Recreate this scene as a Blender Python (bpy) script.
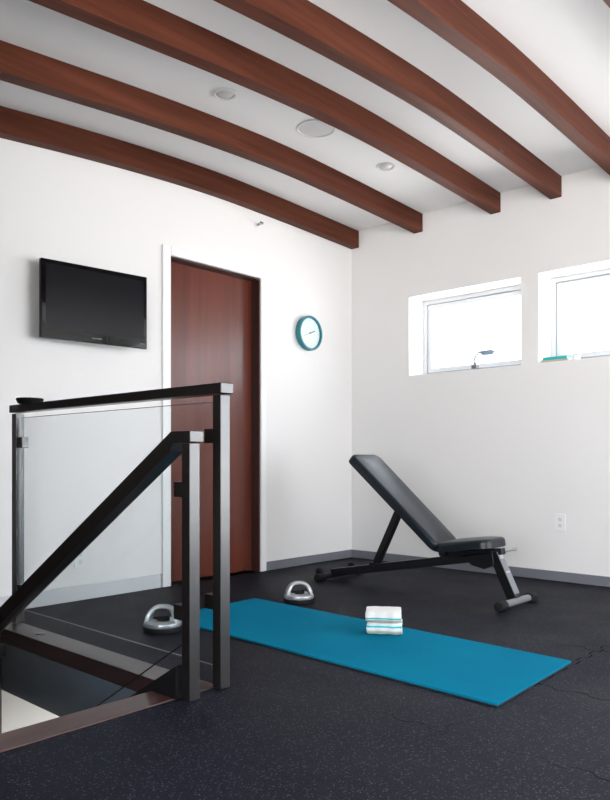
import bpy, bmesh, math, random
from mathutils import Vector, Matrix
random.seed(4)
PI = math.pi
SC = bpy.context.scene
for o in list(bpy.data.objects): bpy.data.objects.remove(o, do_unlink=True)
COL = SC.collection

# ------------------------------------------------------------------ camera
cam = bpy.data.cameras.new('camera'); camo = bpy.data.objects.new('camera', cam); COL.objects.link(camo)
cam.sensor_fit = 'HORIZONTAL'; cam.sensor_width = 36.0; cam.lens = 36.0*724/610
cam.shift_y = 60/610; cam.clip_start = 0.05
th = math.atan(660/724)
camo.location = (-4.67, -3.738, 0.80)
camo.rotation_euler = (PI/2, 0, -(PI/2 - th))
SC.camera = camo

# ------------------------------------------------------------------ world, light, exposure
SC.view_settings.view_transform = 'Standard'; SC.view_settings.look = 'None'
SC.view_settings.gamma = 1.0; SC.view_settings.use_curve_mapping = False
SC.view_settings.exposure = 0.94
w = bpy.data.worlds.new('overcast_sky'); SC.world = w; w.use_nodes = True
nt = w.node_tree; nt.nodes.clear()
out = nt.nodes.new('ShaderNodeOutputWorld'); bg = nt.nodes.new('ShaderNodeBackground')
tc = nt.nodes.new('ShaderNodeTexCoord'); sp = nt.nodes.new('ShaderNodeSeparateXYZ'); cr = nt.nodes.new('ShaderNodeValToRGB')
mr = nt.nodes.new('ShaderNodeMapRange'); mr.inputs[1].default_value = -1; mr.inputs[2].default_value = 1
nt.links.new(tc.outputs['Generated'], sp.inputs[0]); nt.links.new(sp.outputs['Z'], mr.inputs[0]); nt.links.new(mr.outputs[0], cr.inputs[0])
nt.links.new(cr.outputs[0], bg.inputs[0]); nt.links.new(bg.outputs[0], out.inputs[0])
e = cr.color_ramp.elements
e[0].position = 0.0; e[0].color = (1.0, 0.97, 0.94, 1)
e[1].position = 1.0; e[1].color = (0.38, 0.42, 0.48, 1)
a = cr.color_ramp.elements.new(0.46); a.color = (1.0, 0.98, 0.96, 1)
a = cr.color_ramp.elements.new(0.52); a.color = (0.70, 0.72, 0.75, 1)
bg.inputs[1].default_value = 8.0
def portal(name, loc, rot, sx, sy):
    l = bpy.data.lights.new(name, 'AREA'); l.shape = 'RECTANGLE'; l.size = sx; l.size_y = sy
    l.cycles.is_portal = True
    o = bpy.data.objects.new(name, l); COL.objects.link(o); o.location = loc; o.rotation_euler = rot
    return o
# light portals in the window openings, the added far-left one included (they add no light of their own)
portal('window_portal', (-1.175, -6.42, 1.25), (PI/2, 0, PI), 1.85, 2.34)
portal('window_portal', (0.20, -1.025, 1.75), (0, PI/2, 0), 0.60, 0.92)
portal('window_portal', (0.20, -2.08, 1.75), (0, PI/2, 0), 0.60, 0.95)
portal('window_portal', (0.20, -5.125, 1.265), (0, PI/2, 0), 2.47, 2.05)
portal('window_portal', (-6.42, -4.375, 1.1), (0, -PI/2, 0), 2.0, 3.55)

# ------------------------------------------------------------------ helpers
def obj(name, bm, m, parent=None, smooth=False, bevel=0, seg=2, subsurf=0, auto=None):
    me = bpy.data.meshes.new(name)
    bmesh.ops.recalc_face_normals(bm, faces=bm.faces[:])
    bm.to_mesh(me); bm.free()
    o = bpy.data.objects.new(name, me); COL.objects.link(o)
    if m: me.materials.append(m)
    if parent: o.parent = parent
    if bevel:
        b = o.modifiers.new('bevel', 'BEVEL'); b.width = bevel; b.segments = seg; b.limit_method = 'ANGLE'; b.angle_limit = math.radians(35); b.harden_normals = True
    if subsurf:
        s = o.modifiers.new('sub', 'SUBSURF'); s.levels = subsurf; s.render_levels = subsurf
    if smooth or bevel or subsurf:
        for p in me.polygons: p.use_smooth = True
        if not subsurf:
            try:
                me.set_sharp_from_angle(angle=math.radians(40))
            except Exception: pass
    return o
def thing(name, label, cat, loc=(0,0,0), rz=0, group=None):
    o = bpy.data.objects.new(name, None); COL.objects.link(o); o.empty_display_size = 0.05
    o.location = loc; o.rotation_euler = (0, 0, rz)
    return tag(o, label, cat, group)
def tag(o, label, cat, group=None):
    o['label'] = label; o['category'] = cat
    if group: o['group'] = group
    return o
def struct(name, bm, m, parent=None, **k):
    o = obj(name, bm, m, parent, **k)
    if not parent: o['kind'] = 'structure'
    return o
def box(bm, lo, hi, M=None):
    vs = [bm.verts.new(Vector((x, y, z))) for x in (lo[0], hi[0]) for y in (lo[1], hi[1]) for z in (lo[2], hi[2])]
    if M is not None:
        for v in vs: v.co = M @ v.co
    for f in ((0,1,3,2),(4,6,7,5),(0,4,5,1),(2,3,7,6),(0,2,6,4),(1,5,7,3)): bm.faces.new([vs[i] for i in f])
    return vs
def prism(bm, pts, ax, a, b, M=None):
    """closed polygon pts in the two other axes, extruded along axis ax from a to b"""
    def mk(p, t):
        c = [p[0], p[1]]; c.insert(ax, t); v = Vector(c)
        return bm.verts.new(M @ v if M is not None else v)
    A = [mk(p, a) for p in pts]; B = [mk(p, b) for p in pts]; n = len(pts)
    bm.faces.new(A); bm.faces.new(B[::-1])
    for i in range(n): bm.faces.new((A[i], A[(i+1) % n], B[(i+1) % n], B[i]))
def bar(bm, p, q, w, h, up=(0,0,1)):
    """box bar from p to q, w across, h in the up direction"""
    p = Vector(p); q = Vector(q); d = (q-p).normalized(); s = d.cross(Vector(up)).normalized(); u = s.cross(d)
    vs = []
    for t in (p, q):
        for i, j in ((-1,-1),(1,-1),(1,1),(-1,1)): vs.append(bm.verts.new(t + s*(i*w/2) + u*(j*h/2)))
    bm.faces.new(vs[:4]); bm.faces.new(vs[4:][::-1])
    for i in range(4): bm.faces.new((vs[i], vs[(i+1)%4], vs[4+(i+1)%4], vs[4+i]))
def tube(bm, pts, r, n=16, caps=True):
    pts = [Vector(p) for p in pts]; rings = []
    rs = r if isinstance(r, (list, tuple)) else [r]*len(pts)
    prev = None
    for i, p in enumerate(pts):
        d = (pts[min(i+1, len(pts)-1)] - pts[max(i-1, 0)]).normalized()
        if prev is None:
            prev = d.orthogonal().normalized()
        s = (prev - d*prev.dot(d)).normalized(); prev = s; u = d.cross(s)
        rings.append([bm.verts.new(p + (s*math.cos(k*2*PI/n) + u*math.sin(k*2*PI/n))*rs[i]) for k in range(n)])
    for a, b in zip(rings, rings[1:]):
        for k in range(n): bm.faces.new((a[k], a[(k+1)%n], b[(k+1)%n], b[k]))
    if caps: bm.faces.new(rings[0][::-1]); bm.faces.new(rings[-1])
def lathe(bm, prof, n=40, M=None, sx=1, sy=1):
    """prof: (r, z) list, closed onto the axis where r = 0"""
    rings = []
    for r, z in prof:
        if r < 1e-6:
            v = Vector((0, 0, z)); rings.append([bm.verts.new(M @ v if M is not None else v)])
        else:
            R_ = []
            for k in range(n):
                v = Vector((r*math.cos(k*2*PI/n)*sx, r*math.sin(k*2*PI/n)*sy, z)); R_.append(bm.verts.new(M @ v if M is not None else v))
            rings.append(R_)
    for a, b in zip(rings, rings[1:]):
        if len(a) == 1 and len(b) == 1: continue
        for k in range(n):
            if len(a) == 1: bm.faces.new((a[0], b[k], b[(k+1)%n]))
            elif len(b) == 1: bm.faces.new((a[k], b[0], a[(k+1)%n]))
            else: bm.faces.new((a[k], b[k], b[(k+1)%n], a[(k+1)%n]))
B = bmesh.new

# ------------------------------------------------------------------ materials
class N:
    def __init__(s, name):
        s.m = bpy.data.materials.new(name); s.m.use_nodes = True; s.t = s.m.node_tree; s.b = s.t.nodes['Principled BSDF']
        s.tc = s.t.nodes.new('ShaderNodeTexCoord')
    def n(s, typ, **k):
        nd = s.t.nodes.new(typ)
        for a_, v in k.items():
            if a_.startswith('i_'):
                key = a_[2:]; nd.inputs[int(key) if key.isdigit() else key].default_value = v
            else: setattr(nd, a_, v)
        return nd
    def l(s, a_, b_): s.t.links.new(a_, b_)
    def ramp(s, stops, inp):
        r = s.t.nodes.new('ShaderNodeValToRGB'); el = r.color_ramp.elements
        while len(el) < len(stops): el.new(0.5)
        for q, (p, c) in zip(el, stops): q.position = p; q.color = (*c, 1)
        s.l(inp, r.inputs[0]); return r
    def math(s, op, a_, b_=None, **k):
        nd = s.t.nodes.new('ShaderNodeMath'); nd.operation = op
        for i, v in enumerate((a_, b_)):
            if v is None: continue
            if hasattr(v, 'links'): s.l(v, nd.inputs[i])
            else: nd.inputs[i].default_value = v
        for kk, v in k.items(): setattr(nd, kk, v)
        return nd.outputs[0]
def plain(name, col, rough=0.5, metal=0, spec=0.5, bump=0, bscale=200, coat=0, var=0.06, vscale=6, obj_co=True):
    m = N(name); b = m.b
    b.inputs['Roughness'].default_value = rough; b.inputs['Metallic'].default_value = metal
    b.inputs['Specular IOR Level'].default_value = spec; b.inputs['Coat Weight'].default_value = coat
    no = m.n('ShaderNodeTexNoise', i_Scale=vscale, i_Detail=3.0); m.l(m.tc.outputs['Object'], no.inputs['Vector'])
    c0 = tuple(max(0, c*(1-var)) for c in col); c1 = tuple(min(1, c*(1+var)) for c in col)
    r = m.ramp([(0.3, c0), (0.7, c1)], no.outputs[0]); m.l(r.outputs[0], b.inputs['Base Color'])
    if bump:
        n2 = m.n('ShaderNodeTexNoise', i_Scale=bscale, i_Detail=2.0); m.l(m.tc.outputs['Object'], n2.inputs['Vector'])
        bp = m.n('ShaderNodeBump', i_Strength=bump, i_Distance=0.002); m.l(n2.outputs[0], bp.inputs['Height']); m.l(bp.outputs[0], b.inputs['Normal'])
    return m.m
def wood(name, dark, light, axis, rough=0.35, scale=1.0, coat=0.0, spec=0.5, streak=1.0):
    """grain running along the given axis"""
    m = N(name); b = m.b
    mp = m.n('ShaderNodeMapping'); s = [14*scale]*3; s[axis] = 0.7*scale; mp.inputs['Scale'].default_value = s
    m.l(m.tc.outputs['Object'], mp.inputs[0])
    n1 = m.n('ShaderNodeTexNoise', i_Scale=1.0, i_Detail=5.0, i_Roughness=0.6, i_Distortion=0.6*streak); m.l(mp.outputs[0], n1.inputs['Vector'])
    mp2 = m.n('ShaderNodeMapping'); s = [70*scale]*3; s[axis] = 2.0*scale; mp2.inputs['Scale'].default_value = s
    m.l(m.tc.outputs['Object'], mp2.inputs[0])
    n2 = m.n('ShaderNodeTexNoise', i_Scale=1.0, i_Detail=4.0); m.l(mp2.outputs[0], n2.inputs['Vector'])
    mix = m.math('ADD', m.math('MULTIPLY', n1.outputs[0], 0.7), m.math('MULTIPLY', n2.outputs[0], 0.3))
    mid = tuple((x+y)/2 for x, y in zip(dark, light))
    r = m.ramp([(0.34, dark), (0.5, mid), (0.66, light)], mix)
    m.l(r.outputs[0], b.inputs['Base Color'])
    b.inputs['Roughness'].default_value = rough; b.inputs['Specular IOR Level'].default_value = spec; b.inputs['Coat Weight'].default_value = coat; b.inputs['Coat Roughness'].default_value = 0.2
    bp = m.n('ShaderNodeBump', i_Strength=0.12, i_Distance=0.002); m.l(n2.outputs[0], bp.inputs['Height']); m.l(bp.outputs[0], b.inputs['Normal'])
    return m.m
M_wall = plain('white_wall_paint', (0.77, 0.76, 0.75), 0.55, var=0.012, vscale=1.2, bump=0.06, bscale=120)
M_ceil = plain('white_ceiling_paint', (0.89, 0.885, 0.875), 0.7, var=0.01, vscale=1.2, bump=0.06, bscale=120)
M_trim = plain('white_satin_trim_paint', (0.82, 0.82, 0.82), 0.35, var=0.01)
M_gtrim = plain('grey_satin_baseboard', (0.17, 0.175, 0.20), 0.3, var=0.02)
M_beam = wood('reddish_stained_beam_wood', (0.050, 0.012, 0.006), (0.125, 0.038, 0.020), 0, rough=0.5, spec=0.1, scale=0.8)
M_door = wood('cherry_veneer_door', (0.075, 0.014, 0.008), (0.15, 0.033, 0.017), 2, rough=0.30, scale=0.55, coat=0.15)
M_curb = wood('walnut_stair_nosing', (0.016, 0.008, 0.008), (0.036, 0.018, 0.018), 1, rough=0.34, spec=.8)
M_curbx = wood('walnut_stair_nosing_across', (0.040, 0.018, 0.015), (0.085, 0.040, 0.034), 0, rough=0.36, spec=.5)
M_bronze = plain('dark_bronze_metal', (0.006, 0.005, 0.005), 0.32, metal=0.0, spec=1.0, coat=0.0, var=0.05)
M_well = plain('dark_blue_grey_panel', (0.10, 0.125, 0.155), 0.5, var=0.05)  # even dark blue-grey for the slab faces around the stairwell
M_black = plain('black_powder_coat', (0.006, 0.006, 0.007), 0.35, spec=0.3)
M_rubber = plain('black_rubber', (0.008, 0.008, 0.009), 0.65, spec=.2, bump=0.2, bscale=300)
M_vinyl = plain('black_upholstery_vinyl', (0.005, 0.009, 0.014), 0.34, spec=0.4, bump=0.25, bscale=500)
M_steel = plain('grey_satin_steel', (0.42, 0.44, 0.47), 0.35, metal=0.8, var=0.03)
M_leggrey = plain('light_grey_enamel', (0.18, 0.185, 0.205), 0.35, metal=0.1, var=0.03)
M_white = plain('white_plastic', (0.80, 0.80, 0.80), 0.35, var=0.01)
M_decal = plain('white_printed_decal', (0.42, 0.43, 0.46), 0.4, var=0.02)
M_silver = plain('silver_painted_plastic', (0.42, 0.43, 0.45), 0.3, metal=0.6, coat=0.3, var=0.02)
M_tvgloss = plain('black_gloss_plastic', (0.004, 0.004, 0.005), 0.06, spec=0.22, coat=0.0, var=0.02)
M_tvback = plain('black_matt_plastic', (0.012, 0.012, 0.013), 0.5)
M_screen = plain('dark_television_screen', (0.008, 0.008, 0.010), 0.2, spec=0.14, var=0.02)
M_teal = plain('teal_clock_enamel', (0.003, 0.19, 0.23), 0.30, var=0.04)
M_face = plain('white_clock_face', (0.66, 0.74, 0.74), 0.35, var=0.01)
M_hand = plain('grey_clock_hand', (0.08, 0.10, 0.10), 0.4)
M_chrome = plain('brushed_chrome', (0.50, 0.50, 0.52), 0.22, metal=1.0, var=0.03)
M_winframe = plain('white_window_vinyl', (0.60, 0.62, 0.64), 0.35, var=0.01)
M_gasket = plain('grey_window_gasket', (0.30, 0.31, 0.33), 0.6)
M_can = plain('white_light_trim', (0.74, 0.73, 0.72), 0.4, var=0.01)
M_lens = plain('frosted_light_lens', (0.66, 0.66, 0.65), 0.25, var=0.01)
M_grille = plain('white_speaker_grille', (0.70, 0.695, 0.69), 0.6, bump=0.6, bscale=900, var=0.01)
M_bookteal = plain('turquoise_book_cover', (0.02, 0.42, 0.43), 0.4)
M_bookbeige = plain('beige_book_cover', (0.45, 0.40, 0.33), 0.5)
M_paper = plain('white_page_block', (0.78, 0.78, 0.75), 0.7)
M_floor2 = plain('pale_lower_floor', (0.6, 0.58, 0.55), 0.4)

def glass(name, col, mixf, rough=0.0):
    """thin architectural glass: mostly see-through with a mirror reflection"""
    m = N(name); t = m.t; t.nodes.remove(m.b); o = t.nodes['Material Output']
    tr = m.n('ShaderNodeBsdfTransparent'); tr.inputs[0].default_value = (*col, 1)
    gl = m.n('ShaderNodeBsdfGlossy'); gl.inputs[0].default_value = (0.95, 1, 1, 1); gl.inputs['Roughness'].default_value = rough
    lw = m.n('ShaderNodeLayerWeight', i_Blend=0.5)
    f2 = m.math('MULTIPLY', m.math('ADD', m.math('MULTIPLY', m.math('POWER', lw.outputs['Facing'], 4.0), 0.9), 0.022), mixf)
    mx = m.n('ShaderNodeMixShader'); m.l(f2, mx.inputs[0]); m.l(tr.outputs[0], mx.inputs[1]); m.l(gl.outputs[0], mx.inputs[2])
    m.l(mx.outputs[0], o.inputs[0]); return m.m
M_glass = glass('greenish_guard_glass', (0.985, 0.998, 1.0), 1.0)
M_glassedge = plain('pale_green_glass_edge', (0.07, 0.09, 0.09), 0.3, var=0.02)
M_pane = glass('clear_window_glass', (0.98, 0.99, 1.0), 1.0)

def floor_mat():
    m = N('speckled_black_rubber_tiles'); b = m.b
    sep = m.n('ShaderNodeSeparateXYZ'); m.l(m.tc.outputs['Object'], sep.inputs[0])
    def seam(u, v, off, amp):
        # puzzle-cut joint: a line at every 0.61 m that jogs side to side with short teeth
        tooth = m.math('PINGPONG', m.math('ADD', v, 20.0), 0.062)
        tooth = m.math('MULTIPLY', m.math('SUBTRACT', m.math('MINIMUM', m.math('MAXIMUM', m.math('MULTIPLY', m.math('SUBTRACT', tooth, 0.031), 1.3), -0.012), 0.012), 0.0), amp)
        uu = m.math('ADD', m.math('ADD', u, tooth), off)
        d = m.math('ABSOLUTE', m.math('SUBTRACT', m.math('FLOORED_MODULO', uu, 0.61), 0.305))
        return m.math('LESS_THAN', d, 0.0024)
    # seam centre where mod = 0.305
    sx = seam(sep.outputs[0], sep.outputs[1], 2.205+0.305+0.61*20, 0.9)
    sy = seam(sep.outputs[1], sep.outputs[0], 2.60+0.305+0.61*20, 0.9)
    pn = m.n('ShaderNodeTexNoise', i_Scale=1.3, i_Detail=1.0); m.l(m.tc.outputs['Object'], pn.inputs['Vector'])
    patch = m.ramp([(0.34, (0.3,)*3), (0.46, (1,)*3)], pn.outputs[0]).outputs[0]
    # the joints gape only in the front right part of the floor; elsewhere the tiles are pushed tight
    gape = m.n('ShaderNodeMapRange'); gape.inputs[1].default_value = 2.25; gape.inputs[2].default_value = 2.5; m.l(m.math('MULTIPLY', sep.outputs[1], -1.0), gape.inputs[0])
    gapx = m.n('ShaderNodeMapRange'); gapx.inputs[1].default_value = -3.1; gapx.inputs[2].default_value = -2.8; m.l(sep.outputs[0], gapx.inputs[0])
    patch = m.math('MULTIPLY', m.math('MULTIPLY', patch, gape.outputs[0]), gapx.outputs[0])
    sm = m.math('MULTIPLY', m.math('MAXIMUM', sx, sy), patch)
    no = m.n('ShaderNodeTexNoise', i_Scale=2.5, i_Detail=4.0); m.l(m.tc.outputs['Object'], no.inputs['Vector'])
    base = m.ramp([(0.3, (0.005, 0.006, 0.011)), (0.7, (0.009, 0.010, 0.017))], no.outputs[0])
    vo = m.n('ShaderNodeTexVoronoi', i_Scale=120.0); m.l(m.tc.outputs['Object'], vo.inputs['Vector'])
    sc = m.n('ShaderNodeSeparateColor'); m.l(vo.outputs['Color'], sc.inputs[0])
    big = m.math('MULTIPLY', m.math('LESS_THAN', vo.outputs['Distance'], 0.30), m.math('GREATER_THAN', sc.outputs[0], 0.60))
    v2 = m.n('ShaderNodeTexVoronoi', i_Scale=230.0); m.l(m.tc.outputs['Object'], v2.inputs['Vector'])
    s2 = m.n('ShaderNodeSeparateColor'); m.l(v2.outputs['Color'], s2.inputs[0])
    small = m.math('MULTIPLY', m.math('LESS_THAN', v2.outputs['Distance'], 0.35), m.math('GREATER_THAN', s2.outputs[0], 0.6))
    fac = m.math('MINIMUM', m.math('ADD', m.math('MULTIPLY', big, 0.9), m.math('MULTIPLY', small, 0.35)), 1.0)
    mx = m.n('ShaderNodeMixRGB'); m.l(fac, mx.inputs[0]); m.l(base.outputs[0], mx.inputs[1]); mx.inputs[2].default_value = (0.065, 0.068, 0.085, 1)
    mx2 = m.n('ShaderNodeMixRGB'); m.l(sm, mx2.inputs[0]); m.l(mx.outputs[0], mx2.inputs[1]); mx2.inputs[2].default_value = (0.001, 0.001, 0.001, 1)
    m.l(mx2.outputs[0], b.inputs['Base Color'])
    rr = m.ramp([(0.3, (0.50,)*3), (0.7, (0.62,)*3)], no.outputs[0]); m.l(rr.outputs[0], b.inputs['Roughness'])
    m.l(m.math('MULTIPLY', m.math('SUBTRACT', 1.0, sm), 0.075), b.inputs['Specular IOR Level'])
    gn = m.n('ShaderNodeTexNoise', i_Scale=260.0, i_Detail=2.0); m.l(m.tc.outputs['Object'], gn.inputs['Vector'])
    h = m.math('SUBTRACT', gn.outputs[0], m.math('MULTIPLY', sm, 3.0))
    bp = m.n('ShaderNodeBump', i_Strength=0.35, i_Distance=0.002); m.l(h, bp.inputs['Height']); m.l(bp.outputs[0], b.inputs['Normal'])
    return m.m
M_floor = floor_mat()

def mat_mat():
    m = N('teal_foam_mat'); b = m.b
    no = m.n('ShaderNodeTexNoise', i_Scale=3.0, i_Detail=3.0); m.l(m.tc.outputs['Object'], no.inputs['Vector'])
    r = m.ramp([(0.3, (0.000, 0.150, 0.260)), (0.7, (0.001, 0.178, 0.290))], no.outputs[0]); m.l(r.outputs[0], b.inputs['Base Color'])
    b.inputs['Roughness'].default_value = 0.7; b.inputs['Specular IOR Level'].default_value = 0.02
    v = m.n('ShaderNodeTexNoise', i_Scale=350.0, i_Detail=1.0); m.l(m.tc.outputs['Object'], v.inputs['Vector'])
    bp = m.n('ShaderNodeBump', i_Strength=0.25, i_Distance=0.001); m.l(v.outputs[0], bp.inputs['Height']); m.l(bp.outputs[0], b.inputs['Normal'])
    return m.m
M_mat = mat_mat()
M_matside = plain('dark_mat_underside', (0.004, 0.02, 0.03), 0.7)

def towel_mat(name, stripes):
    m = N(name); b = m.b
    sep = m.n('ShaderNodeSeparateXYZ'); m.l(m.tc.outputs['Object'], sep.inputs[0])
    wob = m.n('ShaderNodeTexNoise', i_Scale=18.0); m.l(m.tc.outputs['Object'], wob.inputs['Vector'])
    z = m.math('ADD', sep.outputs[2], m.math('MULTIPLY', m.math('SUBTRACT', wob.outputs[0], 0.5), 0.006))
    zz = m.math('MULTIPLY', z, 1/0.052)
    r = m.ramp(stripes, zz); r.color_ramp.interpolation = 'CONSTANT'
    m.l(r.outputs[0], b.inputs['Base Color']); b.inputs['Roughness'].default_value = 0.95; b.inputs['Sheen Weight'].default_value = 0.3
    v = m.n('ShaderNodeTexNoise', i_Scale=260.0, i_Detail=2.0); m.l(m.tc.outputs['Object'], v.inputs['Vector'])
    bp = m.n('ShaderNodeBump', i_Strength=0.7, i_Distance=0.003); m.l(v.outputs[0], bp.inputs['Height']); m.l(bp.outputs[0], b.inputs['Normal'])
    return m.m
W_ = (0.64, 0.64, 0.63); BG = (0.42, 0.42, 0.34); TQ = (0.03, 0.38, 0.40); GR = (0.28, 0.50, 0.38); LB = (0.42, 0.66, 0.70)
M_towelA = towel_mat('striped_terry_upper', [(0.0, BG), (0.24, W_), (0.32, TQ), (0.44, LB), (0.50, W_)])
M_towelB = towel_mat('striped_terry_lower', [(0.0, W_), (0.12, BG), (0.22, GR), (0.28, BG), (0.38, W_), (0.66, TQ), (0.80, LB), (0.90, W_)])

# ------------------------------------------------------------------ room shell
XL, YB = -6.4, -6.4            # far left wall, rear wall
BT = [(0, 2.535), (-.5, 2.552), (-1, 2.566), (-1.5, 2.572), (-2, 2.556), (-2.5, 2.525), (-3, 2.482), (-3.5, 2.437), (-4, 2.39), (-4.6, 2.34), (-5.4, 2.28), (XL, 2.22)]
def crv(X):
    # smooth (Catmull-Rom) profile of the arched beams' underside
    P_ = BT
    if X >= 0: return 2.535
    for i in range(len(P_)-1):
        if P_[i][0] >= X >= P_[i+1][0]:
            t = (P_[i][0]-X)/(P_[i][0]-P_[i+1][0]); p1, p2 = P_[i][1], P_[i+1][1]
            p0 = P_[i-1][1] if i else 2*p1-p2; p3 = P_[i+2][1] if i+2 < len(P_) else 2*p2-p1
            return 0.5*(2*p1 + (p2-p0)*t + (2*p0-5*p1+4*p2-p3)*t*t + (3*p1-p0-3*p2+p3)*t**3)
    return P_[-1][1]
BH = 0.137
xs = [XL*i/64 for i in range(65)]
def topline(x0, x1):
    q = [x for x in xs if x1 < x < x0]
    return [(x, crv(x)+BH) for x in [x0]+q+[x1]]

WX0, WX1, WY = -4.15, -3.100, -1.79     # stairwell opening
# floor slab with the stairwell hole
bm = B()
for lo, hi in (((XL-.2, YB-.2), (.25, WY)), ((WX1, WY), (.25, .2)), ((XL-.2, WY), (WX0, .2))):
    box(bm, (lo[0], lo[1], -.02), (hi[0], hi[1], 0))
struct('floor', bm, M_floor)
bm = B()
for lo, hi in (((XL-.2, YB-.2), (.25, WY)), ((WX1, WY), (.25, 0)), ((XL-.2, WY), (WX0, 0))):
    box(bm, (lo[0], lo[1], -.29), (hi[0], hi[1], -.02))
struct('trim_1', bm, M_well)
# ceiling
bm = B()
pts = [(x, crv(x)+BH) for x in [.25]+xs[:-1]+[XL-.2]]
prism(bm, pts + [(XL-.2, 2.95), (.25, 2.95)], 1, YB-.2, .2)
struct('ceiling', bm, M_ceil, smooth=True)
# wall_left: the wall with the door (y = 0)
DX0, DX1, DZ = -1.848, -1.050, 2.10
bm = B()
prism(bm, [(XL-.2, -.3), (WX0, -.3), (WX0, -.3)] [:2] + [(WX0, 0), (DX0, 0)] + topline(DX0, XL-.2)[:0] + [(p[0], p[1]+.05) for p in topline(DX0, XL)] + [(XL-.2, 2.40)], 1, 0, .2)
prism(bm, [(DX1, 0), (.0, 0)] + [(p[0], p[1]+.05) for p in topline(0, DX1)], 1, 0, .2)
prism(bm, [(DX0, DZ), (DX1, DZ)] + [(p[0], p[1]+.05) for p in topline(DX1, DX0)], 1, 0, .2)
struct('wall_left', bm, M_wall)
# wall_right with window openings (x = 0)
W1 = (-1.485, -.567, 1.45, 2.055); W2 = (-2.555, -1.612, 1.455, 2.06); W3 = (-6.3, -4.1, .03, 2.5)
def wall_with_holes(bm, holes, lo, hi, z0, z1, mk):
    """holes sorted by position: (a0, a1, z0, z1)"""
    c = lo
    for a0, a1, h0, h1 in holes:
        mk(bm, c, a0, z0, z1); mk(bm, a0, a1, z0, h0); mk(bm, a0, a1, h1, z1); c = a1
    mk(bm, c, hi, z0, z1)
bm = B()
wall_with_holes(bm, [W3, W2, W1], YB-.2, .2, 0, 2.8, lambda bm, a, b, c, d: box(bm, (0, a, c), (.25, b, d)))
bmesh.ops.remove_doubles(bm, verts=bm.verts, dist=1e-5)
struct('wall_right', bm, M_wall)
# rear wall with wide sliding doors, behind the camera
WR = (-2.1, -.25, .08, 2.42)
bm = B()
wall_with_holes(bm, [WR], XL-.2, 0, 0, 2.8, lambda bm, a, b, c, d: box(bm, (a, YB-.2, c), (b, YB, d)))
struct('wall_rear', bm, M_wall)
bm = B(); wall_with_holes(bm, [(-6.15, -2.6, .10, 2.10)], YB, 0, 0, 2.6, lambda bm, a, b, c, d: box(bm, (XL-.2, a, c), (XL, b, d)))  # unseen opening, added to light the window wall and ceiling from the left
struct('wall_far_left', bm, M_wall)
# unseen dark wood panelling, added around the stairwell to darken rail and glass reflections
M_panel = wood('added_dark_panelling', (0.018, 0.009, 0.007), (0.035, 0.018, 0.013), 2, rough=0.6)
bm = B(); box(bm, (WX0-.06, WY, -2.98), (WX0, -.02, 2.45)); struct('wall_added_dark', bm, M_panel)
bm = B(); box(bm, (WX0, -.02, -2.98), (-3.135, 0, 2.40)); struct('trim_4', bm, M_panel)

# lower storey seen through the stairwell
bm = B()
box(bm, (-5.6, -.0, -3.0), (.2, .2, -.0)); struct('wall_lower_back', bm, M_wall)
bm = B(); box(bm, (-5.6, -4.5, -3.0), (-5.4, 0, -.29)); box(bm, (0, -4.5, -3.0), (.2, 0, -.29)); box(bm, (-5.6, -4.7, -3), (.2, -4.5, -.29))
struct('wall_lower_side', bm, M_wall)
bm = B(); box(bm, (-5.6, -4.7, -3.1), (.2, .2, -3.0)); struct('floor_lower', bm, M_floor2)
# unseen lamp, added to light the lower wall below the stair opening
pl = thing('added_lamp', 'unseen lamp added to light the lower room under the stair opening', 'added lamp', (-1.6, -1.7, -.29))
bm = B(); lathe(bm, [(0, 0), (.17, 0), (.17, -.03), (.15, -.03), (0, -.03)]); obj('added_lamp_base', bm, M_white, pl)
ml = N('added_lamp_glow'); ml.b.inputs['Base Color'].default_value = (.8, .8, .8, 1); ml.b.inputs['Emission Color'].default_value = (1, .96, .9, 1); ml.b.inputs['Emission Strength'].default_value = 3
bm = B(); lathe(bm, [(.15, -.03), (.14, -.07), (.08, -.095), (0, -.10)]); obj('added_lamp_shade', bm, ml.m, pl, smooth=True)
ld = bpy.data.lights.new('added_lamp_light', 'AREA'); ld.shape = 'DISK'; ld.size = .8; ld.energy = 100; ld.color = (1, .97, .93)
lo_ = bpy.data.objects.new('added_lamp_light', ld); COL.objects.link(lo_); lo_.location = (0, 0, -.14); lo_.parent = pl

# baseboards
bm = B(); box(bm, (-1.0, -.012, 0), (0, 0, .064)); struct('baseboard_left', bm, M_gtrim, bevel=.002)
bm = B(); box(bm, (-.012, YB, 0), (0, -.012, .064)); struct('baseboard_right', bm, M_gtrim, bevel=.002)
bm = B(); box(bm, (-3.1, -.012, 0), (-1.925, 0, .085)); struct('baseboard_left_of_door', bm, plain('baseboard_painted_reflection', (.62, .63, .65), .4, var=.01), bevel=.002)  # paler than the other baseboards: a bright reflection put into the colour
bm = B(); box(bm, (-1.925, -.010, 0), (-1.911, 0, .085)); struct('trim_5', bm, M_gasket)

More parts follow.
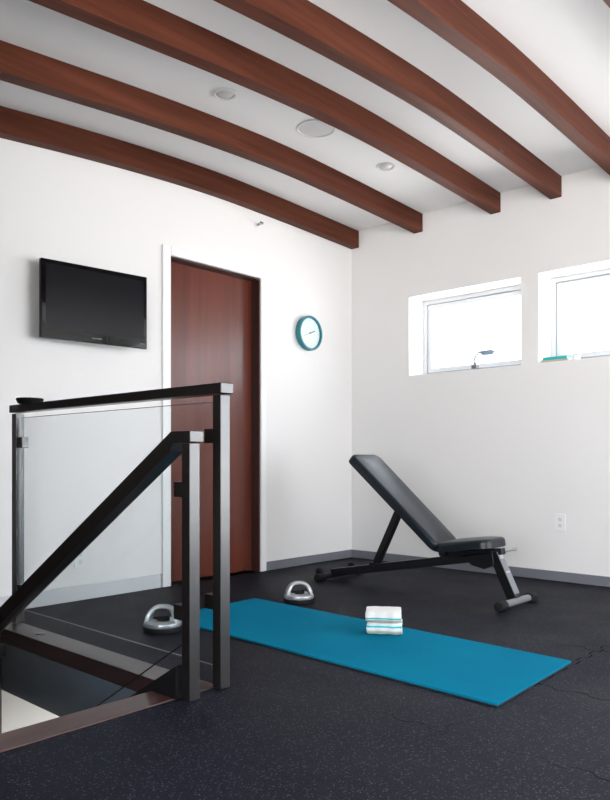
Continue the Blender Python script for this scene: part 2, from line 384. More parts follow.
# ------------------------------------------------------------------ door
dr = bpy.data.objects.new('door_1', None); COL.objects.link(dr); dr.location = ((DX0+DX1)/2, .0, 0); dr['kind'] = 'structure'
def sub(o, p):      # shift geometry so that a part sits right under its empty
    o.location = -Vector(p); return o
DL = Vector(dr.location)
bm = B(); box(bm, (DX0+.004, .078, .006), (DX1-.004, .12, DZ-.004)); sub(obj('door_panel', bm, M_door, dr, bevel=.002), DL)
bm = B()
box(bm, (DX1-.010, .0, 0), (DX1, .078, DZ)); box(bm, (DX0, 0, 0), (DX0+.010, .078, DZ)); box(bm, (DX0+.010, 0, DZ-.010), (DX1-.010, .078, DZ))
M_jamb = wood('dark_cherry_jamb', (0.028, 0.009, 0.007), (0.05, 0.016, 0.012), 2, rough=.45)
sub(obj('door_jamb', bm, M_jamb, dr), DL)
bm = B()
cw = .052
box(bm, (DX0-cw-.01, -.016, 0), (DX0, 0, DZ+cw+.006)); box(bm, (DX1, -.016, 0), (DX1+cw, 0, DZ+cw+.006)); box(bm, (DX0, -.016, DZ), (DX1, 0, DZ+cw+.006))
sub(obj('door_casing', bm, M_trim, dr, bevel=.003), DL)
# hinge-side floor stop
bm = B(); box(bm, (DX1-.09, .070, .012), (DX1-.06, .078, .03)); sub(obj('door_stop', bm, M_chrome, dr), DL)
# closet darkness behind the door
bm = B(); box(bm, (DX0-.1, .2, 0), (DX1+.1, .22, DZ+.1)); struct('wall_behind_door', bm, M_jamb)

# ------------------------------------------------------------------ windows
def window(n, y0, y1, z0, z1, d=.20, crank=False, mull=None):
    root = bpy.data.objects.new('window_%d' % n, None); COL.objects.link(root); root['kind'] = 'structure'
    root.location = (d, (y0+y1)/2, z0); L = Vector(root.location); fw = .032
    bm = B()
    for a, b, c, e_ in ((y0, y1, z0, z0+fw), (y0, y1, z1-fw, z1), (y0, y0+fw, z0+fw, z1-fw), (y1-fw, y1, z0+fw, z1-fw)):
        box(bm, (d, a, c), (d+.05, b, e_))
    sub(obj('window_frame', bm, M_winframe, root, bevel=.003), L)
    g = .003
    bm = B(); a0, a1, c0, c1 = y0+fw, y1-fw, z0+fw, z1-fw
    for a, b, c, e_ in ((a0, a1, c0, c0+g*2), (a0, a1, c1-g*2, c1), (a0, a0+g*2, c0, c1), (a1-g*2, a1, c0, c1)): box(bm, (d+.012, a, c), (d+.03, b, e_))
    sub(obj('gasket', bm, M_gasket, root), L)
    sw = .034; a0 += g*2; a1 -= g*2; c0 += g*2; c1 -= g*2
    bm = B()
    for a, b, c, e_ in ((a0, a1, c0, c0+sw), (a0, a1, c1-sw, c1), (a0, a0+sw, c0+sw, c1-sw), (a1-sw, a1, c0+sw, c1-sw)): box(bm, (d+.008, a, c), (d+.04, b, e_))
    if mull:
        for y in mull: box(bm, (d+.008, y-.025, c0+sw), (d+.04, y+.025, c1-sw))
    s = sub(obj('sash', bm, M_winframe, root, bevel=.003), L)
    bm = B(); box(bm, (d+.022, a0+sw, c0+sw), (d+.028, a1-sw, c1-sw)); pn = obj('pane', bm, M_pane, s)
    if crank:
        y = -1.03; z = z0+.048
        bm = B(); box(bm, (d-.030, y-.022, z-.020), (d+.008, y+.022, z+.012)); lathe(bm, [(0, .0), (.018, 0), (.016, .02), (0, .024)], 20, Matrix.Translation((d-.012, y, z+.012)))
        c = sub(obj('crank_base', bm, M_chrome, root, bevel=.003), L)
        bm = B(); tube(bm, [(d-.014, y, z+.02), (d-.03, y-.005, z+.045), (d-.05, y-.025, z+.075), (d-.06, y-.06, z+.095), (d-.06, y-.085, z+.098)], 0.010, 10)
        obj('crank_arm', bm, M_chrome, c, smooth=True)
        bm = B(); lathe(bm, [(0, -.022), (.028, -.020), (.042, -.006), (.045, .006), (.032, .018), (0, .020)], 28, Matrix.Translation((d-.055, y-.125, z+.088)), sx=.5, sy=1.35)
        obj('crank_knob', bm, plain('clear_bluish_plastic', (.20, .28, .36), .15, var=.03), c, smooth=True)
    return root
window(1, *W1, crank=True); window(2, *W2); window(3, *W3, mull=[-4.75])
rw = bpy.data.objects.new('window_4', None); COL.objects.link(rw); rw['kind'] = 'structure'; rw.location = ((WR[0]+WR[1])/2, YB-.1, WR[2]); L = Vector(rw.location)
bm = B(); x0, x1, z0, z1 = WR; fw = .06
for a, b, c, d_ in ((x0, x1, z0, z0+fw), (x0, x1, z1-fw, z1), (x0, x0+fw, z0, z1), (x1-fw, x1, z0, z1), (-1.2, -1.14, z0, z1)): box(bm, (a, YB-.12, c), (b, YB-.06, d_))
sub(obj('window_frame', bm, M_bronze, rw), L)
bm = B(); box(bm, (x0+fw, YB-.093, z0+fw), (x1-fw, YB-.087, z1-fw)); sub(obj('pane', bm, M_pane, rw), L)

# ------------------------------------------------------------------ ceiling beams
BY = [0.0, -.615, -1.258, -1.695, -2.13, -2.71, -3.30, -3.89, -4.48]
BW = .078
names = ['lowest reddish wooden ceiling beam hugging the wall above the television', 'second reddish wooden ceiling beam out from the door wall',
         'third ceiling beam from the door wall, just beyond the recessed lights', 'fourth ceiling beam from the door wall, with a small dark knot near its end',
         'fifth ceiling beam from the door wall, widest in view and running off the right edge', 'sixth ceiling beam, only a corner showing at the top right',
         'seventh ceiling beam, over the middle of the room', 'eighth ceiling beam, above the rear half of the room', 'ninth ceiling beam, closest to the rear glass doors']
for i, y in enumerate(BY):
    bm = B(); X = [x for x in xs if x >= XL]
    lo_p = [(x, crv(x)) for x in X]; hi_p = [(x, crv(x)+BH) for x in X][::-1]
    prism(bm, lo_p + hi_p, 1, y-BW, y)
    o = obj('ceiling_beam', bm, M_beam, None, bevel=.004, seg=2)
    tag(o, names[i], 'ceiling beam', 'arched ceiling beams')
    if i == 3:
        # small knot hole on the lower edge
        kx = -.85
        bm = B(); lathe(bm, [(0, .0), (.030, .0), (.024, .003), (0, .0035)], 20, Matrix.Translation((kx, y-BW-.0005, crv(kx)+.010)) @ Matrix.Rotation(PI/2, 4, 'X'), sx=1.0, sy=.22)
        k_ = obj('knot', bm, M_jamb, o, smooth=True)

# ------------------------------------------------------------------ recessed lights and speaker in the ceiling
def slope_rot(x):
    s = (crv(x+.03)-crv(x-.03))/.06
    return math.atan(s)
def ceil_disc(name, label, cat, x, y, r, kind, group=None):
    z = crv(x)+BH
    t = thing(name, label, cat, (x, y, z), 0, group); t.rotation_euler = (0, -slope_rot(x), 0)
    if kind == 'can':
        bm = B(); lathe(bm, [(r, 0), (r*1.0, -.006), (r*.93, -.010), (r*.80, -.008), (r*.76, -.001), (r*.76, 0)]); obj('trim_ring', bm, M_can, t, smooth=True)
        bm = B(); lathe(bm, [(r*.78, -.0012), (r*.6, -.011), (r*.3, -.016), (0, -.018)]); obj('lens', bm, M_lens, t, smooth=True)
    else:
        bm = B(); lathe(bm, [(r, 0), (r, -.005), (r*.97, -.008), (r*.90, -.008), (r*.89, -.004), (r*.89, 0)]); obj('bezel', bm, M_can, t, smooth=True)
        bm = B(); lathe(bm, [(r*.89, -.003), (r*.5, -.006), (0, -.007)]); obj('grille', bm, M_grille, t, smooth=True)
    return t
ceil_disc('recessed_ceiling_light', 'round recessed ceiling light nearer the television, left of the ceiling speaker', 'ceiling light', -2.20, -.93, .062, 'can', 'recessed ceiling lights')
ceil_disc('recessed_ceiling_light', 'round recessed ceiling light right of the speaker, toward the window wall', 'ceiling light', -.86, -.97, .060, 'can', 'recessed ceiling lights')
ceil_disc('ceiling_speaker', 'wide flat round white speaker set in the ceiling between the two lights', 'speaker', -1.55, -.98, .115, 'spk')

# ------------------------------------------------------------------ wall sprinkler
t = thing('sprinkler_head', 'small chrome fire sprinkler on the white wall above the door', 'sprinkler', (-1.088, 0, 2.475))
Ry = Matrix.Rotation(PI/2, 4, 'X')
bm = B(); lathe(bm, [(0, 0), (.019, 0), (.018, .004), (.010, .008), (0, .009)], 28, Ry); obj('escutcheon', bm, M_white, t, smooth=True)
bm = B(); lathe(bm, [(0, .008), (.010, .008), (.010, .026), (.006, .03), (0, .03)], 20, Ry)
tube(bm, [(-.009, -.028, 0), (-.012, -.042, 0), (-.003, -.055, 0)], .0028, 8); tube(bm, [(.009, -.028, 0), (.012, -.042, 0), (.003, -.055, 0)], .0028, 8)
obj('sprinkler_body', bm, M_chrome, t, smooth=True)
bm = B(); box(bm, (-.016, -.060, -.004), (.016, -.052, .012)); obj('deflector', bm, M_chrome, t, bevel=.002)

# ------------------------------------------------------------------ outlets
def outlet(loc, rz, label):
    t = thing('wall_outlet', label, 'outlet', loc, rz)
    bm = B(); box(bm, (-.036, -.006, -.057), (.036, 0, .057)); obj('cover_plate', bm, M_white, t, bevel=.003)
    for s in (-1, 1):
        bm = B(); lathe(bm, [(0, 0), (.0165, 0), (.0165, .0015), (0, .0015)], 28, Matrix.Translation((0, -.006, s*.0205)) @ Ry, sy=.85)
        r = obj('socket', bm, plain('socket_white', (.70, .70, .70), .4), t)
        bm = B()
        for dx, h in ((-.006, .007), (.006, .006)): box(bm, (dx-.001, -.0080, s*.0205-h/2+.003), (dx+.001, -.0074, s*.0205+h/2+.003))
        box(bm, (-.002, -.0080, s*.0205-.010), (.002, -.0074, s*.0205-.006))
        obj('slots', bm, M_rubber, r)
    return t
outlet((0, -1.764, .388), -PI/2, 'white duplex outlet low on the window wall, right of the weight bench')
outlet((-2.48, 0, .24), 0, 'white wall outlet seen through the stair guard glass, left of the door')

# ------------------------------------------------------------------ clock
t = thing('wall_clock', 'round teal wall clock with a white face between door and corner', 'clock', (-.552, 0, 1.770))
R = .132
bm = B(); lathe(bm, [(0, 0), (R*.94, 0), (R, .010), (R, .045), (R*.97, .050), (R*.88, .050), (R*.86, .044), (R*.86, .030), (0, .030)], 64, Ry); obj('rim', bm, M_teal, t, smooth=True)
bm = B(); lathe(bm, [(0, .032), (R*.86, .032), (R*.86, .034), (0, .034)], 64, Ry); f = obj('clock_face', bm, M_face, t)
M_mark = plain('pale_hour_mark', (.42, .52, .52), .5)
for k in range(12):
    a = k*PI/6; Mx = Matrix.Rotation(a, 4, 'Y')
    bm = B(); box(bm, (-.0016, -.0355, R*.70), (.0016, -.0342, R*.78 if k % 3 else R*.81), Mx); obj('hour_mark', bm, M_mark, f)
bm = B(); box(bm, (-.0042, -.0385, -.012), (.003, -.0370, .058), Matrix.Rotation(math.radians(68), 4, 'Y')); obj('hour_hand', bm, M_hand, t)
bm = B(); box(bm, (-.003, -.0405, -.016), (.002, -.0392, .082), Matrix.Rotation(math.radians(250), 4, 'Y')); obj('minute_hand', bm, plain('pale_grey_hand', (.35, .42, .42), .4), t)
bm = B(); lathe(bm, [(0, .034), (.006, .034), (.006, .042), (0, .043)], 20, Ry); obj('hand_pin', bm, M_hand, t, smooth=True)

# ------------------------------------------------------------------ television
TL = Vector((-2.765, -.092, 0)); ang = math.atan2(-.065, .635)
t = thing('wall_television', 'black flat television mounted on the white wall left of the door', 'television', (-2.447, -.1245, 1.67), ang)
hw, hh = .319, .2135
bm = B(); box(bm, (-hw, 0, -hh), (hw, .028, hh)); tvb = obj('bezel', bm, M_tvgloss, t, bevel=.006)
bm = B(); box(bm, (-hw+.028, -.0012, -hh+.052), (hw-.024, .0006, hh-.026)); obj('screen', bm, M_screen, t)
bm = B(); box(bm, (-hw+.02, .028, -hh+.02), (hw-.02, .052, hh-.03)); box(bm, (-.22, .052, -.15), (.22, .066, .13)); obj('back_cover', bm, M_tvback, t, bevel=.006)
bm = B(); box(bm, (-.028, -.0016, -hh+.023), (.028, -.0002, -hh+.030)); obj('logo', bm, plain('grey_logo_print', (.06, .06, .065), .3), tvb)
bm = B(); box(bm, (hw-.045, -.0014, -hh+.024), (hw-.020, -.0002, -hh+.032)); obj('sensor_label', bm, plain('dark_sensor_print', (.05, .05, .055), .3), tvb)
bm = B(); box(bm, (-hw-.0, -.0, -hh+.0), (-hw+.0001, .0001, -hh+.0001)); bm.free()
# bracket, square to the wall
bm = B(); box(bm, (-2.53, -.008, 1.57), (-2.37, 0, 1.77)); box(bm, (-2.49, -.062, 1.62), (-2.42, -.008, 1.72))
br = obj('wall_bracket', bm, M_tvback, t); br.matrix_parent_inverse = (Matrix.Translation(t.location) @ Matrix.Rotation(ang, 4, 'Z')).inverted()

# ------------------------------------------------------------------ stairwell: nosing, stairs, guard
bm = B(); box(bm, (WX1-.006, WY+.0, -.062), (WX1+.112, -.002, .006)); struct('trim_2', bm, M_curb, bevel=.003)
bm = B(); box(bm, (WX0, WY+.001, -.05), (-3.100, WY+.128, .004)); struct('trim_3', bm, M_curbx, bevel=.003)
st = thing('staircase', 'dark wooden stairs going down under the diagonal black handrail', 'stairs', (WX1-.05, WY+.09, 0))
rise, run = .172, .285
for k in range(1, 8):
    bm = B(); box(bm, (WX0-WX1+.09, run*(k-1)+.045, -rise*k-.04), (-.075, run*k+.045+.02, -rise*k)); 
    if run*k+.065 < 1.66: obj('tread', bm, M_curbx, st, bevel=.003)
    else: bm.free()
bm = B()
bar(bm, (-.075, .12, -.20), (-.075, 1.58, -.20-1.46*rise/run), .03, .26); obj('stringer', bm, M_black, st)
bm = B(); bar(bm, (WX0-WX1+.02, .12, -.20), (WX0-WX1+.02, 1.58, -.20-1.46*rise/run), .03, .26); obj('stringer', bm, M_black, st)

gx = -2.996
g = thing('glass_guard_rail', 'black stair guard rail with glass panel, its taller end post at front right', 'guard rail', (gx, WY, 0), 0)
PW = .043
def gp(o): o.location = (-gx, -WY, 0); return o
y1 = -1.816; y0 = -.31
bm = B(); box(bm, (gx-PW/2, y1-PW/2, .006), (gx+PW/2, y1+PW/2, 1.026)); gp(obj('post', bm, M_bronze, g, bevel=.002))
bm = B(); box(bm, (gx-PW/2, y0-PW/2, .006), (gx+PW/2, y0+PW/2, 1.026)); gp(obj('post', bm, M_bronze, g, bevel=.002))
bm = B(); box(bm, (gx-.029, y1-.032, 1.031), (gx+.029, y0+.035, 1.068)); gp(obj('handrail', bm, M_bronze, g, bevel=.003))
bm = B(); box(bm, (gx-.005, y1+.026, .075), (gx+.005, y0-.045, 1.004)); gl = gp(obj('glass_panel', bm, M_glass, g))
bm = B(); box(bm, (gx-.005, y1+.026, 1.004), (gx+.005, y0-.045, 1.0055)); box(bm, (gx-.005, y1+.026, 0.0735), (gx+.005, y0-.045, .075)); box(bm, (gx-.005, y0-.0455, .075), (gx+.005, y0-.044, 1.004)); obj('glass_edge', bm, M_glassedge, gl)
for yy, s in ((y1, 1), (y0, -1)):
    for zz in (.885, .30 if s > 0 else .17):
        bm = B(); a, b = sorted((yy+s*PW/2, yy+s*(PW/2+.052))); box(bm, (gx-.017, a, zz-.026), (gx+.017, b, zz+.026)); gp(obj('glass_clamp', bm, M_bronze, g, bevel=.003))
# black puck lying on the rail
bm = B(); lathe(bm, [(0, 0), (.050, 0), (.056, .004), (.064, .022), (.060, .027), (0, .029)], 40)
o = obj('round_disc', bm, M_rubber, smooth=True); o.location = (gx, -.43, 1.068); tag(o, 'small black round disc resting on the far end of the upper rail', 'disc')

hx = -3.136
h = thing('stair_handrail', 'black diagonal stair handrail with glass, shorter newel post in front', 'handrail', (hx, WY, 0))
def hp(o): o.location = (-hx, -WY, 0); return o
py = -1.822
sl = .605
bm = B(); box(bm, (hx-PW/2, py-PW/2, 0), (hx+PW/2, py+PW/2, .856)); hp(obj('newel_post', bm, M_bronze, h, bevel=.002))
# rail: short level head then the slope
def slope_prism(bm, ya, yb, ztop0, thick, w_, level=0.0):
    pts = [(ya, ztop0)]
    if level: pts.append((ya+level, ztop0))
    zb = ztop0 - (yb-ya-level)*sl
    pts += [(yb, zb), (yb, zb-thick)]
    if level: pts += [(ya+level+.0, ztop0-thick+.012), (ya+level-.012, ztop0-.040)]
    pts += [(ya, ztop0-(.038 if level else thick))]
    prism(bm, pts, 0, hx-w_/2, hx+w_/2)
bm = B(); slope_prism(bm, py-.033, -.06, .897, .080, .058, level=.105); hp(obj('handrail', bm, M_bronze, h, bevel=.003))
def zrail(y): return .897 - (y-(py-.033+.105))*sl
bm = B(); ya, yb = py+.026, -.38
zlow = lambda y: .188-(y-(py+.026))*.625
prism(bm, [(ya, zrail(ya)-.045), (yb, zrail(yb)-.095), (yb, zlow(yb)), (ya, zlow(ya))], 0, hx-.005, hx+.005)
sg = hp(obj('glass_panel', bm, M_glass, h))
bm = B(); prism(bm, [(ya, zlow(ya)), (yb, zlow(yb)), (yb, zlow(yb)-.0022), (ya, zlow(ya)-.0022)], 0, hx-.005, hx+.005); obj('glass_edge', bm, M_rubber, sg)
bm = B(); box(bm, (hx-PW/2, -.392, -1.2), (hx+PW/2, -.392+PW, zrail(-.36)-.07)); hp(obj('newel_post', bm, M_bronze, h, bevel=.002))
for yy, zz, s in ((py+PW/2, .70, 1), (py+PW/2, .285, 1), (-.392, -.085, -1)):
    bm = B(); a, b = sorted((yy, yy+s*.052)); box(bm, (hx-.017, a, zz-.026), (hx+.017, b, zz+.026)); hp(obj('glass_clamp', bm, M_bronze, h, bevel=.003))
# foot of the stringer, the black wedge at the newel
bm = B(); prism(bm, [(py+PW/2, .115), (py+.36, .115-.338*.60), (py+.36, -.25), (WY+.135, -.06), (WY+.135, .0045), (py+PW/2, .0045)], 0, -3.182, hx+.014); hp(obj('base_plate', bm, M_black, h))
# round bolt plate lying flush on the edge board
bm = B(); lathe(bm, [(0, 0), (.022, 0), (.021, .004), (.012, .005), (0, .005)], 28); o = obj('bolt_cover', bm, M_bronze, smooth=True); o.location = (-3.04, -.62, .006); tag(o, 'small round flush cap on the brown edge board beneath the guard glass', 'cap')

# ------------------------------------------------------------------ exercise mat
C4 = [(-1.862, -2.594), (-2.518, -2.618), (-2.462, -.762), (-1.800, -.734)]
def mat_grid(z0, z1, n=(10, 26), inset=0.0):
    bm = B(); a, b, c, d_ = [Vector((*p, 0)) for p in C4]; G = []
    for top in (0, 1):
        for i in range(n[0]+1):
            for j in range(n[1]+1):
                u, v = i/n[0], j/n[1]
                p = (a*(1-u)+b*u)*(1-v) + (d_*(1-u)+c*u)*v
                w_ = .0016*math.sin(5*v+2*u)+.0016
                # slight curl at the front right corner
                G.append(bm.verts.new((p.x, p.y, z0 if not top else z1+w_*.6)))
    def I(t_, i, j): return G[t_*(n[0]+1)*(n[1]+1) + i*(n[1]+1)+j]
    for i in range(n[0]):
        for j in range(n[1]):
            bm.faces.new((I(1,i,j), I(1,i+1,j), I(1,i+1,j+1), I(1,i,j+1))); bm.faces.new((I(0,i,j), I(0,i,j+1), I(0,i+1,j+1), I(0,i+1,j)))
    for i in range(n[0]):
        bm.faces.new((I(0,i,0), I(0,i+1,0), I(1,i+1,0), I(1,i,0))); bm.faces.new((I(0,i,n[1]), I(1,i,n[1]), I(1,i+1,n[1]), I(0,i+1,n[1])))
    for j in range(n[1]):
        bm.faces.new((I(0,0,j), I(1,0,j), I(1,0,j+1), I(0,0,j+1))); bm.faces.new((I(0,n[0],j), I(0,n[0],j+1), I(1,n[0],j+1), I(1,n[0],j)))
    return bm
mt = thing('exercise_mat', 'long teal exercise mat lying on the black rubber floor', 'exercise mat', (-2.12, -1.66, 0))
for nm, z0, z1, m_ in (('underside', 0, .004, M_matside), ('top_layer', .0045, .010, M_mat)):
    o = obj(nm, mat_grid(z0, z1), m_, mt); o.location = (2.12, 1.66, 0)

# ------------------------------------------------------------------ folded towels
def towel(mat_, name, label, loc, rz, seed, hgt, wid=.158, dep=.125):
    rnd = random.Random(seed); t_ = hgt/4
    # serpentine sheet: four layers, folds at the front; profile in (y, z), front = -y
    bm = B(); nW = 14; lay = []
    # outer rounded hull of the folded pack: two nested U folds
    def U(zc, half, r_in, dpt):
        P_ = []; ro = half; n = 8
        P_.append((dpt, zc-ro));
        for k in range(n+1):
            a = -PI/2 - PI*k/n; P_.append((-dep/2+ro + ro*math.cos(a)*1.0, zc+ro*math.sin(a)))
        P_.append((dpt, zc+ro)); P_.append((dpt, zc+r_in))
        if r_in > .0012:
            for k in range(n+1):
                a = PI/2 + PI*k/n; P_.append((-dep/2+ro + r_in*math.cos(a), zc+r_in*math.sin(a)))
        P_.append((dpt, zc-r_in)); return P_
    for zc in (hgt*.5,):
        pr_ = U(zc, hgt*.5-.0004, .0006, dep/2)
        rings = []
        for i in range(nW+1):
            x = -wid/2 + wid*i/nW; e_ = 1-.06*max(0, abs(2*i/nW-1)-.8)/.2
            sw = .003*math.sin(i*1.3+seed+zc*90)
            rings.append([bm.verts.new((x + .002*math.sin(z_*130+seed), y_*e_ + sw + .0012*math.sin(i*.9+z_*200), zc+(z_-zc)*e_ + .0008*math.sin(i*.8+seed)*(1 if zc > hgt/2 else 0))) for y_, z_ in pr_])
        n = len(pr_)
        for a, b in zip(rings, rings[1:]):
            for k in range(n): bm.faces.new((a[k], a[(k+1)%n], b[(k+1)%n], b[k]))
        bm.faces.new(rings[0]); bm.faces.new(rings[-1][::-1])
    o = obj(name, bm, mat_, None, smooth=True, bevel=.0035, seg=2); o.location = loc; o.rotation_euler = (0, 0, rz)
    return tag(o, label, 'towel', 'folded towels on the mat')
trz = -math.radians(47.67) - math.radians(8.5)
tc_ = Vector((-1.980, -1.778, 0))
towel(M_towelB, 'folded_towel', 'lower of two folded striped towels, lying directly on the teal mat', (tc_.x, tc_.y, .0125), trz, 1, .054)
towel(M_towelA, 'folded_towel', 'upper white folded towel with a teal stripe, on top of the stack', (tc_.x-.004, tc_.y+.004, .0675), trz+.03, 7, .052, wid=.160)

# ------------------------------------------------------------------ push-up stands (silver domed base, arched handle)
def stand(label, loc, rz, s=1.0):
    t = thing('pushup_handle', label, 'push-up handle', loc, rz, 'silver push-up handles')
    r = .088*s
    bm = B(); lathe(bm, [(0, 0), (r*.97, 0), (r, .006), (r, .018), (r*.96, .022), (0, .022)], 48); obj('rubber_foot', bm, M_rubber, t, smooth=True)
    bm = B(); lathe(bm, [(0, .022), (r*.97, .022), (r*1.0, .028), (r*.97, .040), (r*.84, .046), (r*.60, .048), (r*.45, .047), (r*.40, .044), (0, .044)], 48); obj('base', bm, M_silver, t, smooth=True)
    # arch: wide band, thick shoulders blending into the base
    bm = B(); rings = []
    n = 28
    for k in range(n+1):
        a = PI*k/n; c, s_ = math.cos(a), math.sin(a)
        x = .060*s*(abs(c)**.80)*(1 if c > 0 else -1)*(1+.22*max(0,.5-s_)); z = .040 + .068*s*(s_**.72)
        wy = (.020 + .020*abs(c)**3)*s; th_ = (.0095 + .004*abs(c)**3)*s
        nx = c; nz = max(s_, 0)*.9+.0001; l_ = math.hypot(nx, nz); nx /= l_; nz /= l_
        ring = []
        for q in range(14):
            b_ = 2*PI*q/14; u = math.cos(b_); v = math.sin(b_)
            u = abs(u)**.6*(1 if u > 0 else -1); v = abs(v)**.6*(1 if v > 0 else -1)
            ring.append(bm.verts.new((x+nx*th_*u, wy*v, z+nz*th_*u)))
        rings.append(ring)
    for a, b in zip(rings, rings[1:]):
        for k in range(14): bm.faces.new((a[k], a[(k+1)%14], b[(k+1)%14], b[k]))
    bm.faces.new(rings[0]); bm.faces.new(rings[-1][::-1])
    obj('arched_handle', bm, M_silver, t, smooth=True)
    bm = B(); lathe(bm, [(0, .043), (.024, .044), (.024, .054), (.018, .061), (0, .062)], 28); tube(bm, [(-.045, 0, .056), (.030, 0, .055)], [.006, .013], 12); obj('release_knob', bm, M_rubber, t, smooth=True)
    return t
stand('silver push-up handle on the floor between the mat and the weight bench', (-1.668, -.955, 0), -math.radians(40), .98)
stand('silver push-up handle seen through the guard glass beside the newel post', (-2.60, -.945, 0), -math.radians(50), 1.03)

# ------------------------------------------------------------------ weight bench
bx = -.95
wb = thing('weight_bench', 'black adjustable weight bench with raised backrest by the window wall', 'weight bench', (bx, -1.2, 0))
def bp_(o): o.location = (-bx, 1.2, 0); return o
def pad(bm, p, q, w0, w1, thick, nU=18, crown=.010, round_=.06, r=.022):
    """upholstered pad from p to q (centre line of the underside, in the YZ plane), widths w0 and w1"""
    p = Vector(p); q = Vector(q); L_ = (q-p).length; d = (q-p)/L_; u = Vector((1,0,0)); nrm = u.cross(d) 
    if nrm.z < 0: nrm = -nrm
    out_ = []
    nc = 6
    def halfw(t_): return (w0+(w1-w0)*t_)/2
    # outline (s along, x across) with rounded corners
    O_ = []
    for (cs, sgn, ang0, t0, hw_) in ((round_, -1, PI, 0, w0/2), (L_-round_, -1, PI/2, 1, w1/2), (L_-round_, 1, 0, 1, w1/2), (round_, 1, -PI/2, 0, w0/2)):
        for k in range(nc+1):
            a = ang0 - PI/2*k/nc
            # local: s outward = cos-like, x outward
            if t0 == 0 and sgn == -1: s_, x_ = cs - round_*math.cos(PI/2*k/nc), -(hw_-round_) - round_*math.sin(PI/2*k/nc)
            elif t0 == 1 and sgn == -1: s_, x_ = cs + round_*math.sin(PI/2*k/nc), -(hw_-round_) - round_*math.cos(PI/2*k/nc)
            elif t0 == 1 and sgn == 1: s_, x_ = cs + round_*math.cos(PI/2*k/nc), (hw_-round_) + round_*math.sin(PI/2*k/nc)
            else: s_, x_ = cs - round_*math.sin(PI/2*k/nc), (hw_-round_) + round_*math.cos(PI/2*k/nc)
            O_.append((s_, x_))
    n = len(O_); cx_ = L_/2
    levels = [(-.008, 0), (0, .004), (0, thick-r)] 
    for k in range(1, 6):
        a = PI/2*k/5; levels.append((-r+r*math.cos(a), thick-r+r*math.sin(a)))
    levels += [(-r-.03, thick+crown*.6), (-r-.07, thick+crown)]
    rings = []
    for inset, hgt in levels:
        ring = []
        for s_, x_ in O_:
            hx_ = halfw(s_/L_); fx = max(0, (hx_+inset)/hx_); fs = (L_/2+inset)/(L_/2)
            ss = cx_ + (s_-cx_)*fs; xx = x_*fx
            ring.append(bm.verts.new(p + d*ss + u*xx + nrm*hgt))
        rings.append(ring)
    for a, b in zip(rings, rings[1:]):
        for k in range(n): bm.faces.new((a[k], a[(k+1)%n], b[(k+1)%n], b[k]))
    bm.faces.new(rings[0][::-1]); bm.faces.new(rings[-1])
bm = B(); pad(bm, (bx, -1.465, .262), (bx, -.828, .800), .26, .29, .058, round_=.05)
bp_(obj('backrest', bm, M_vinyl, wb, smooth=True))
bm = B(); pad(bm, (bx, -1.815, .312), (bx, -1.47, .262), .25, .27, .056, round_=.06)
bp_(obj('seat', bm, M_vinyl, wb, smooth=True))
bm = B(); bar(bm, (bx, -.60, .045), (bx, -1.80, .268), .05, .052); bp_(obj('main_frame', bm, M_black, wb, bevel=.005))
bm = B(); bar(bm, (bx, -1.50, .245), (bx, -1.84, .292), .05, .035, (0,0,1)); box(bm, (bx-.06, -1.80, .288), (bx+.06, -1.70, .296)); bp_(obj('seat_support', bm, M_black, wb, bevel=.003))
bm = B(); bar(bm, (bx, -1.48, .232), (bx, -.98, .655), .045, .03, (0,1,1)); bp_(obj('backrest_rail', bm, M_black, wb, bevel=.003))
bm = B(); bar(bm, (bx, -.95, .11), (bx, -1.14, .485), .040, .045, (0,1,0)); bp_(obj('support_strut', bm, M_black, wb, bevel=.004))
bm = B(); tube(bm, [(bx-.05, -.955, .14), (bx+.05, -.955, .14)], .012, 14); bp_(obj('pivot_bolt', bm, M_black, wb, smooth=True)); bm = B(); tube(bm, [(bx-.04, -1.47, .25), (bx+.04, -1.47, .25)], .022, 20); bp_(obj('pivot_bolt', bm, M_black, wb, smooth=True))
# ladder bracket below the seat
bm = B(); prism(bm, [(-1.60, .245), (-1.79, .285), (-1.80, .215), (-1.74, .185), (-1.66, .20)], 0, bx-.036, bx+.036); bp_(obj('adjustment_bracket', bm, M_black, wb, bevel=.004))
# front leg
P0 = Vector((bx, -1.785, .285)); P1 = Vector((bx, -1.905, .035))
bm = B(); bar(bm, P0, P1, .060, .055, (0,1,0)); fl = bp_(obj('front_leg', bm, M_black, wb, bevel=.004))
dd = (P1-P0).normalized(); nn = Vector((0, dd.z, -dd.y)); nn = nn if nn.y < 0 else -nn
def leg_patch(s0, s1, w_, off, m_, nm, par):
    bm = B(); a = P0 + dd*s0 + nn*(.0275+off/2); b = P0 + dd*s1 + nn*(.0275+off/2); bar(bm, a, b, w_, off, (0,1,0)); return obj(nm, bm, m_, par, bevel=.0006)
leg_patch(.01, .255, .058, .0024, M_leggrey, 'leg_cover', fl)
def lp(s0, s1, x0, x1, par):
    bm = B(); nrm = nn*.0305
    a = P0+dd*s0+nrm; b = P0+dd*s1+nrm
    vs = [bm.verts.new(a+Vector((x0,0,0))), bm.verts.new(a+Vector((x1,0,0))), bm.verts.new(b+Vector((x1,0,0))), bm.verts.new(b+Vector((x0,0,0)))]
    f_ = bm.faces.new(vs); r = bmesh.ops.extrude_face_region(bm, geom=[f_])
    for v in [q for q in r['geom'] if isinstance(q, bmesh.types.BMVert)]: v.co += nn*.0006
    return obj('decal', bm, M_decal, par)
lp(.022, .052, -.018, .018, fl); lp(.125, .135, -.020, .020, fl)
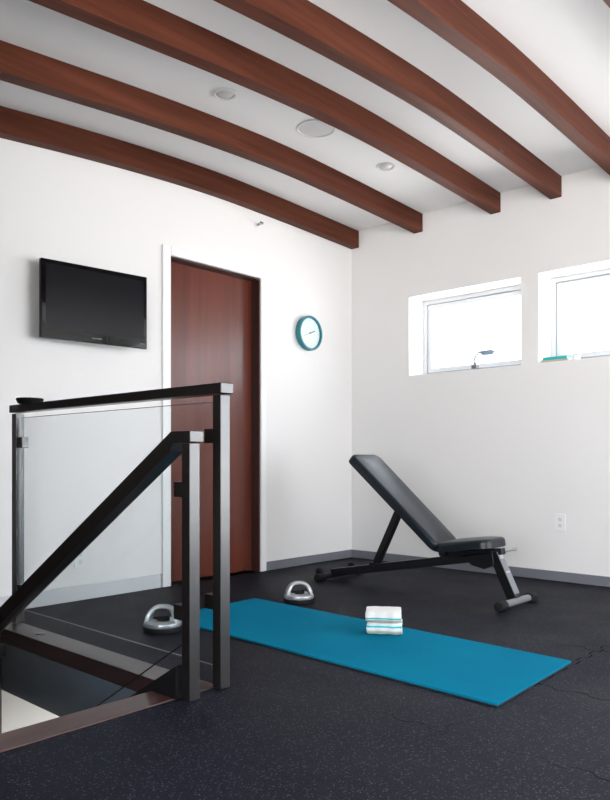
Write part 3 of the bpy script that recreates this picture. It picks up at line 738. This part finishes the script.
# feet
def foot(y, x0, x1, mid, nm):
    bm = B(); tube(bm, [(x0+.06, y, .029), (x1-.06, y, .026)], .019, 24); f_ = bp_(obj(nm, bm, mid, wb, smooth=True))
    for a, b in ((x0, x0+.075), (x1-.075, x1)):
        bm = B(); tube(bm, [(a, y, .026), (a+.003, y, .026), (b-.003, y, .026), (b, y, .026)], [.022, .026, .026, .024], 24); obj('rubber_cap', bm, M_rubber, f_, smooth=True)
    return f_
foot(-1.925, -1.175, -.745, M_leggrey, 'front_foot'); rf = foot(-.60, -1.115, -.62, M_black, 'rear_foot')
for x in (-1.06, -.72):
    bm = B(); lathe(bm, [(0, -.012), (.022, -.012), (.024, 0), (.022, .012), (0, .012)], 24, Matrix.Translation((x, -.575, .062)) @ Matrix.Rotation(PI/2, 4, 'Y')); box(bm, (x-.004, -.60, .03), (x+.004, -.57, .065)); obj('transport_wheel', bm, M_rubber, rf, smooth=True)
bm = B(); tube(bm, [(bx+.02, -1.815, .285), (bx+.19, -1.815, .285)], .008, 14); tube(bm, [(bx+.17, -1.815, .285), (bx+.20, -1.815, .285)], .0095, 14); bp_(obj('pull_pin', bm, M_steel, wb, smooth=True))

# ------------------------------------------------------------------ items on the sill of window 2
zs = W2[2]
def book(m_, name, label, x0, x1, y0, y1, z0, h_):
    t = thing(name, label, 'book', ((x0+x1)/2, (y0+y1)/2, z0), 0, 'books on the window sill')
    ax, ay = (x1-x0)/2, (y1-y0)/2
    bm = B(); box(bm, (-ax, -ay, 0), (ax, ay, .003)); box(bm, (-ax, -ay, h_-.003), (ax, ay, h_)); box(bm, (-ax, -ay, .003), (-ax+.003, ay, h_-.003)); obj('cover', bm, m_, t)
    bm = B(); box(bm, (-ax+.0035, -ay+.004, .0032), (ax-.005, ay-.004, h_-.0032)); obj('pages', bm, M_paper, t)
book(M_bookbeige, 'book', 'thin beige book on the right window sill, under the turquoise one', .025, .155, -1.80, -1.625, zs, .016)
book(M_bookteal, 'book', 'turquoise book on top of the beige book on the right window sill', .030, .150, -1.795, -1.63, zs+.0165, .020)
bm = B(); lathe(bm, [(0, 0), (.024, 0), (.026, .006), (.026, .030), (.022, .034), (0, .034)], 28); o = obj('small_white_tin', bm, M_white, smooth=True); o.location = (.06, -1.845, zs); tag(o, 'small white round tin on the window sill right of the books', 'tin')
